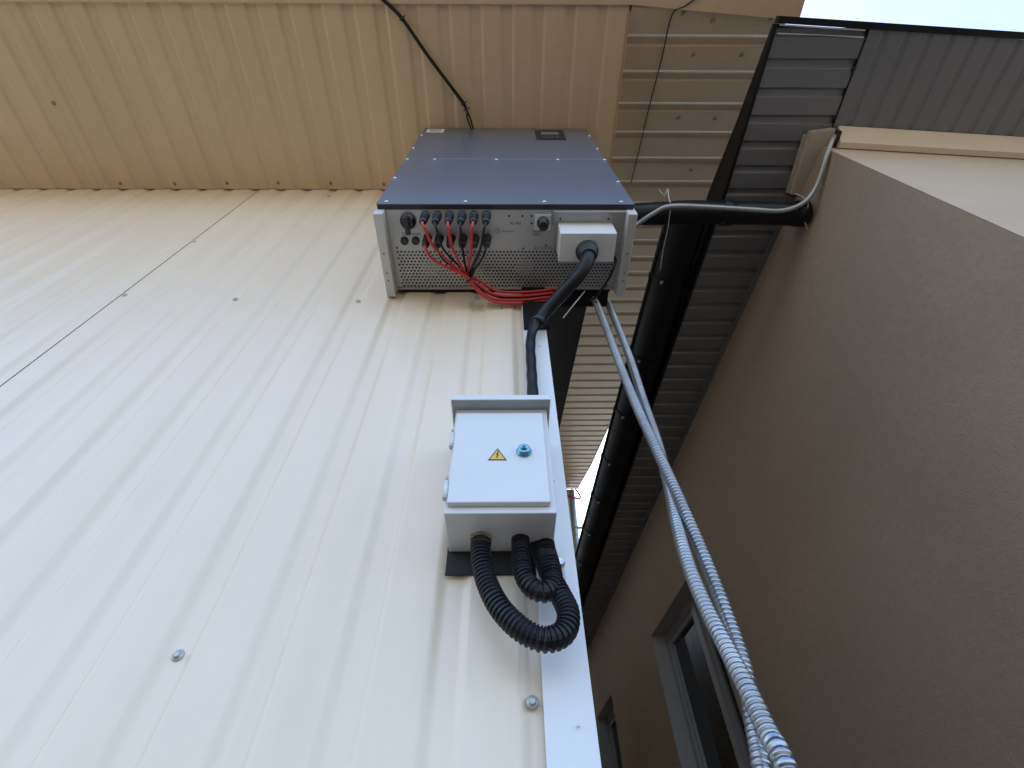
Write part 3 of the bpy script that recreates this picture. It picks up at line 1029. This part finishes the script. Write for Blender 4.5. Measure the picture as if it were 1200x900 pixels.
def tri(mb, cx_, cz_, s, y0, y1):
    h = s * 0.866
    p = [(cx_ - s / 2, y0, cz_ - h / 3), (cx_ + s / 2, y0, cz_ - h / 3), (cx_, y0, cz_ + h * 2 / 3)]
    return mb.prism(p, (0, y1 - y0, 0))


b = MB()
tri(b, -0.0160, 0.5775, 0.0330, ty - 0.0004, ty)
b.build('warning_border', 'print_black', door)
b = MB()
tri(b, -0.0160, 0.5775, 0.0265, ty - 0.0008, ty - 0.00045)
b.build('warning_triangle', 'yellow', door)
b = MB()
bolt = [(0.0012, 0.0115), (-0.0032, 0.0015), (-0.0004, 0.0020), (-0.0016, -0.0050), (-0.0030, -0.0042), (-0.0010, -0.0078), (0.0012, -0.0046), (0.0000, -0.0050), (0.0030, 0.0038), (0.0004, 0.0032), (0.0030, 0.0115)]
b.prism([(-0.0160 + u * 0.85, ty - 0.0012, 0.5790 + w * 0.85) for u, w in bolt], (0, 0.00035, 0))
b.build('lightning_mark', 'print_black', door)
b = MB()
b.lathe((-0.043, 0.700, EZ0 - 0.0005), (0, 0, -1), [(0, 0.0200), (0.005, 0.0200), (0.006, 0.0175)], 6, smooth=False)
b.build('gland_nut', 'brass', bx)

# ------------------------------------------------------------------ black corrugated hoses


def ribbed(amp, pitch, r):
    def f(s):
        t = (s / pitch) % 1.0
        return r + amp * (1.0 if t < 0.45 else (-1.0 if 0.55 < t < 0.92 else (0.0)))
    return f


h1 = [(-0.043, 0.700, 0.468), (-0.043, 0.699, 0.448), (-0.039, 0.695, 0.415), (-0.028, 0.688, 0.375), (-0.008, 0.680, 0.335), (0.022, 0.674, 0.303), (0.052, 0.672, 0.290), (0.078, 0.676, 0.301), (0.088, 0.684, 0.330), (0.081, 0.694, 0.362), (0.070, 0.703, 0.395), (0.062, 0.712, 0.430), (0.056, 0.722, 0.46), (0.052, 0.728, 0.50)]
b = MB()
b.tube(spline(h1, 0.00115), ribbed(0.0014, 0.0070, 0.0156), 18, smooth=False)
ho = thing('corrugated_hose', (0.02, 0.69, 0.275), 'longer black corrugated hose hanging in a wide loop from the left of the box', 'hose', 'black hoses under the electrical box')
b.build('hose', 'black_rubber', ho)
b = MB()
b.lathe((-0.043, 0.700, 0.4620), (0, 0, -1), [(0, 0.0172), (0.010, 0.0172), (0.011, 0.0165)], 20)
b.build('hose_end', 'black_plastic', ho)
h2 = [(0.023, 0.705, 0.468), (0.023, 0.704, 0.452), (0.023, 0.700, 0.425), (0.026, 0.694, 0.397), (0.036, 0.688, 0.374), (0.052, 0.686, 0.364), (0.066, 0.690, 0.372), (0.072, 0.698, 0.394), (0.070, 0.706, 0.424), (0.067, 0.715, 0.452), (0.065, 0.722, 0.49)]
b = MB()
b.tube(spline(h2, 0.00115), ribbed(0.0013, 0.0066, 0.0143), 18, smooth=False)
tag(b.build('corrugated_hose', 'black_rubber'), 'shorter black corrugated hose in a tight loop under the middle of the box', 'hose', 'black hoses under the electrical box')
cl = thing('hose_clamp', (0.09, 0.735, 0.41), 'steel pipe clamp with a round screw head on the white corner trim', 'clamp')
b = MB()
b.lathe((0.0895, 0.7420, 0.443), (0, -1, 0), [(0, 0.0095), (0.003, 0.0095), (0.004, 0.0075), (0.009, 0.0072), (0.0105, 0.005), (0.0085, 0.003)], 16)
b.build('screw_head', 'screw', cl)
b = MB()
b.box(0.087, 0.0965, 0.7395, 0.7418, 0.405, 0.4325, 0.0008, 1)
b.build('strap', 'zinc_dull', cl)

# ------------------------------------------------------------------ galvanised flexible conduits hanging beside the corner


def spiral(pitch, r, amp):
    def f(s):
        t = (s / pitch) % 1.0
        return r + amp * (0.35 + 0.65 * math.sin(math.pi * t / 0.72)) if t < 0.72 else r - amp * 1.1
    return f


c1 = [(0.300, 0.79, 1.75), (0.297, 0.775, 1.60), (0.295, 0.77, 1.455), (0.303, 0.765, 1.201), (0.308, 0.76, 1.001), (0.312, 0.75, 0.844), (0.319, 0.74, 0.707), (0.323, 0.73, 0.608), (0.326, 0.72, 0.50), (0.325, 0.71, 0.42),
      (0.322, 0.70, 0.347), (0.317, 0.69, 0.284), (0.308, 0.68, 0.238), (0.294, 0.67, 0.191), (0.285, 0.66, 0.161), (0.274, 0.65, 0.12), (0.26, 0.64, 0.0), (0.25, 0.65, -0.3), (0.24, 0.66, -0.8), (0.24, 0.66, -1.45)]
c2 = [(0.345, 0.805, 1.75), (0.343, 0.80, 1.512), (0.350, 0.80, 1.404), (0.353, 0.79, 1.126), (0.345, 0.78, 0.90), (0.340, 0.77, 0.754), (0.327, 0.758, 0.625), (0.303, 0.725, 0.50), (0.286, 0.69, 0.403), (0.279, 0.66, 0.322),
      (0.275, 0.63, 0.259), (0.270, 0.60, 0.199), (0.266, 0.58, 0.155), (0.262, 0.56, 0.121), (0.257, 0.55, 0.0), (0.25, 0.57, -0.3), (0.24, 0.60, -0.8), (0.24, 0.60, -1.45)]
for pts, lab in ((c1, 'flexible galvanised conduit hanging from the inverter, passing behind the other one lower down'),
                 (c2, 'flexible galvanised conduit hanging from the inverter, foremost at the bottom edge')):
    b = MB()
    b.tube(spline(pts, 0.0011), spiral(0.0078, 0.0102, 0.0012), 14)
    tag(b.build('metal_conduit', 'zinc'), lab, 'conduit', 'flexible galvanised conduits')

# ------------------------------------------------------------------ smooth grey conduit crossing to the stucco building
b = MB()
b.tube(spline([(0.34, 0.78, 1.70), (0.44, 0.77, 1.86), (0.525, 0.757, 2.00), (0.560, 0.752, 2.045), (0.631, 0.700, 2.05), (0.70, 0.669, 2.05), (0.868, 0.672, 2.05), (1.05, 0.682, 2.05), (1.187, 0.690, 2.06), (1.284, 0.668, 2.09), (1.335, 0.618, 2.125), (1.352, 0.555, 2.15), (1.362, 0.50, 2.175), (1.387, 0.452, 2.22), (1.427, 0.435, 2.275)], 0.008), 0.0098, 14)
tag(b.build('grey_conduit', 'zinc_dull'), 'smooth grey conduit curving from the inverter across to the top of the stucco corner', 'conduit')
b = MB()
b.tube(spline([(0.700, 0.660, 2.062), (0.698, 0.64, 2.10), (0.699, 0.622, 2.13), (0.688, 0.648, 2.12)], 0.004), 0.0022, 6)
b.tube([(0.660, 0.622, 2.12), (0.69, 0.652, 2.11)], 0.0020, 6)
b.tube(spline([(0.704, 0.690, 2.055), (0.722, 0.79, 2.09), (0.728, 0.88, 2.11), (0.738, 0.998, 2.12)], 0.01), 0.0020, 6)
tag(b.build('cable_tie', 'tie_white'), 'long pale cable tie hanging off the grey conduit beside the inverter', 'cable tie')
b = MB()
b.tube(spline([(1.262, 0.640, 2.13), (1.290, 0.650, 2.12), (1.312, 0.665, 2.105), (1.315, 0.69, 2.09)], 0.004), 0.0020, 6)
b.tube([(1.312, 0.735, 2.085), (1.345, 0.778, 2.085), (1.375, 0.812, 2.08)], 0.0018, 6)
tag(b.build('cable_tie', 'tie_white'), 'pale cable tie on the grey conduit where it bends up the stucco wall', 'cable tie')

# ------------------------------------------------------------------ cable and wire under the soffits
ck = thing('soffit_cable', (-0.33, 0.2, 2.53), 'black twin cable slanting across the tan soffit above the inverter', 'cable')
base = [(-0.55, -0.05, 2.530), (-0.509, -0.012, 2.532), (-0.437, 0.051, 2.532), (-0.343, 0.178, 2.530), (-0.241, 0.305, 2.530), (-0.190, 0.371, 2.528)]
b = MB()
b.tube(spline(base + [(-0.163, 0.425, 2.524), (-0.150, 0.48, 2.51), (-0.145, 0.52, 2.48)], 0.01), 0.0042, 8)
b.build('strand', 'black_rubber', ck)
b = MB()
b.tube(spline([(x + 0.005, y - 0.005, z - 0.001) for x, y, z in base] + [(-0.178, 0.415, 2.514), (-0.162, 0.46, 2.505), (-0.150, 0.52, 2.47)], 0.01), 0.0040, 8)
b.build('strand', 'black_rubber', ck)
for (x, y) in ((-0.435, 0.052), (-0.195, 0.362), (-0.183, 0.385)):
    b = MB()
    b.lathe((x - 0.003, y - 0.003, 2.531), (0.55, 0.83, 0), [(0, 0.0095), (0.006, 0.0095)], 12)
    b.tube([(x, y, 2.525), (x + 0.018, y - 0.012, 2.515)], 0.0025, 6)
    b.build('cable_tie', 'black_plastic', ck)
b = MB()
b.tube(spline([(0.80, -0.03, 2.528), (0.749, 0.004, 2.534), (0.706, 0.034, 2.547), (0.709, 0.195, 2.608), (0.708, 0.373, 2.676), (0.712, 0.581, 2.757), (0.715, 0.80, 2.842)], 0.01), 0.0028, 8)
tag(b.build('thin_wire', 'black_rubber'), 'thin dark wire running along the brown gable soffit', 'wire')

# ------------------------------------------------------------------ far end: grey downpipe and a red cable
dp = thing('downpipe', (1.02, 5.88, -1.5), 'grey galvanised downpipe at the far end of the passage', 'pipe')
b = MB()
b.tube([(1.005, 5.88, 4.74), (0.985, 5.88, 4.2), (0.965, 5.88, 3.6), (0.95, 5.88, 2.5), (0.95, 5.88, -1.5)], 0.042, 14)
b.build('pipe', 'zinc_dull', dp)
for z in (4.05, 3.2, 2.2):
    b = MB()
    b.lathe((0.978 - (4.05 - z) * 0.02, 5.88, z), (0, 0, 1), [(0, 0.052), (0.05, 0.052)], 14)
    b.box(1.0, 1.09, 5.86, 5.90, z + 0.015, z + 0.035)
    b.build('bracket', 'zinc_dull', dp)
b = MB()
b.tube(spline([(0.55, 5.80, 4.62), (0.80, 5.78, 4.60), (0.95, 5.76, 4.53), (1.05, 5.76, 4.50), (1.11, 5.8, 4.55), (1.09, 5.84, 4.68), (1.06, 5.85, 4.74)], 0.03), 0.014, 8)
tag(b.build('red_wire', 'red_cable'), 'short red cable at the far end of the gable soffit', 'cable')
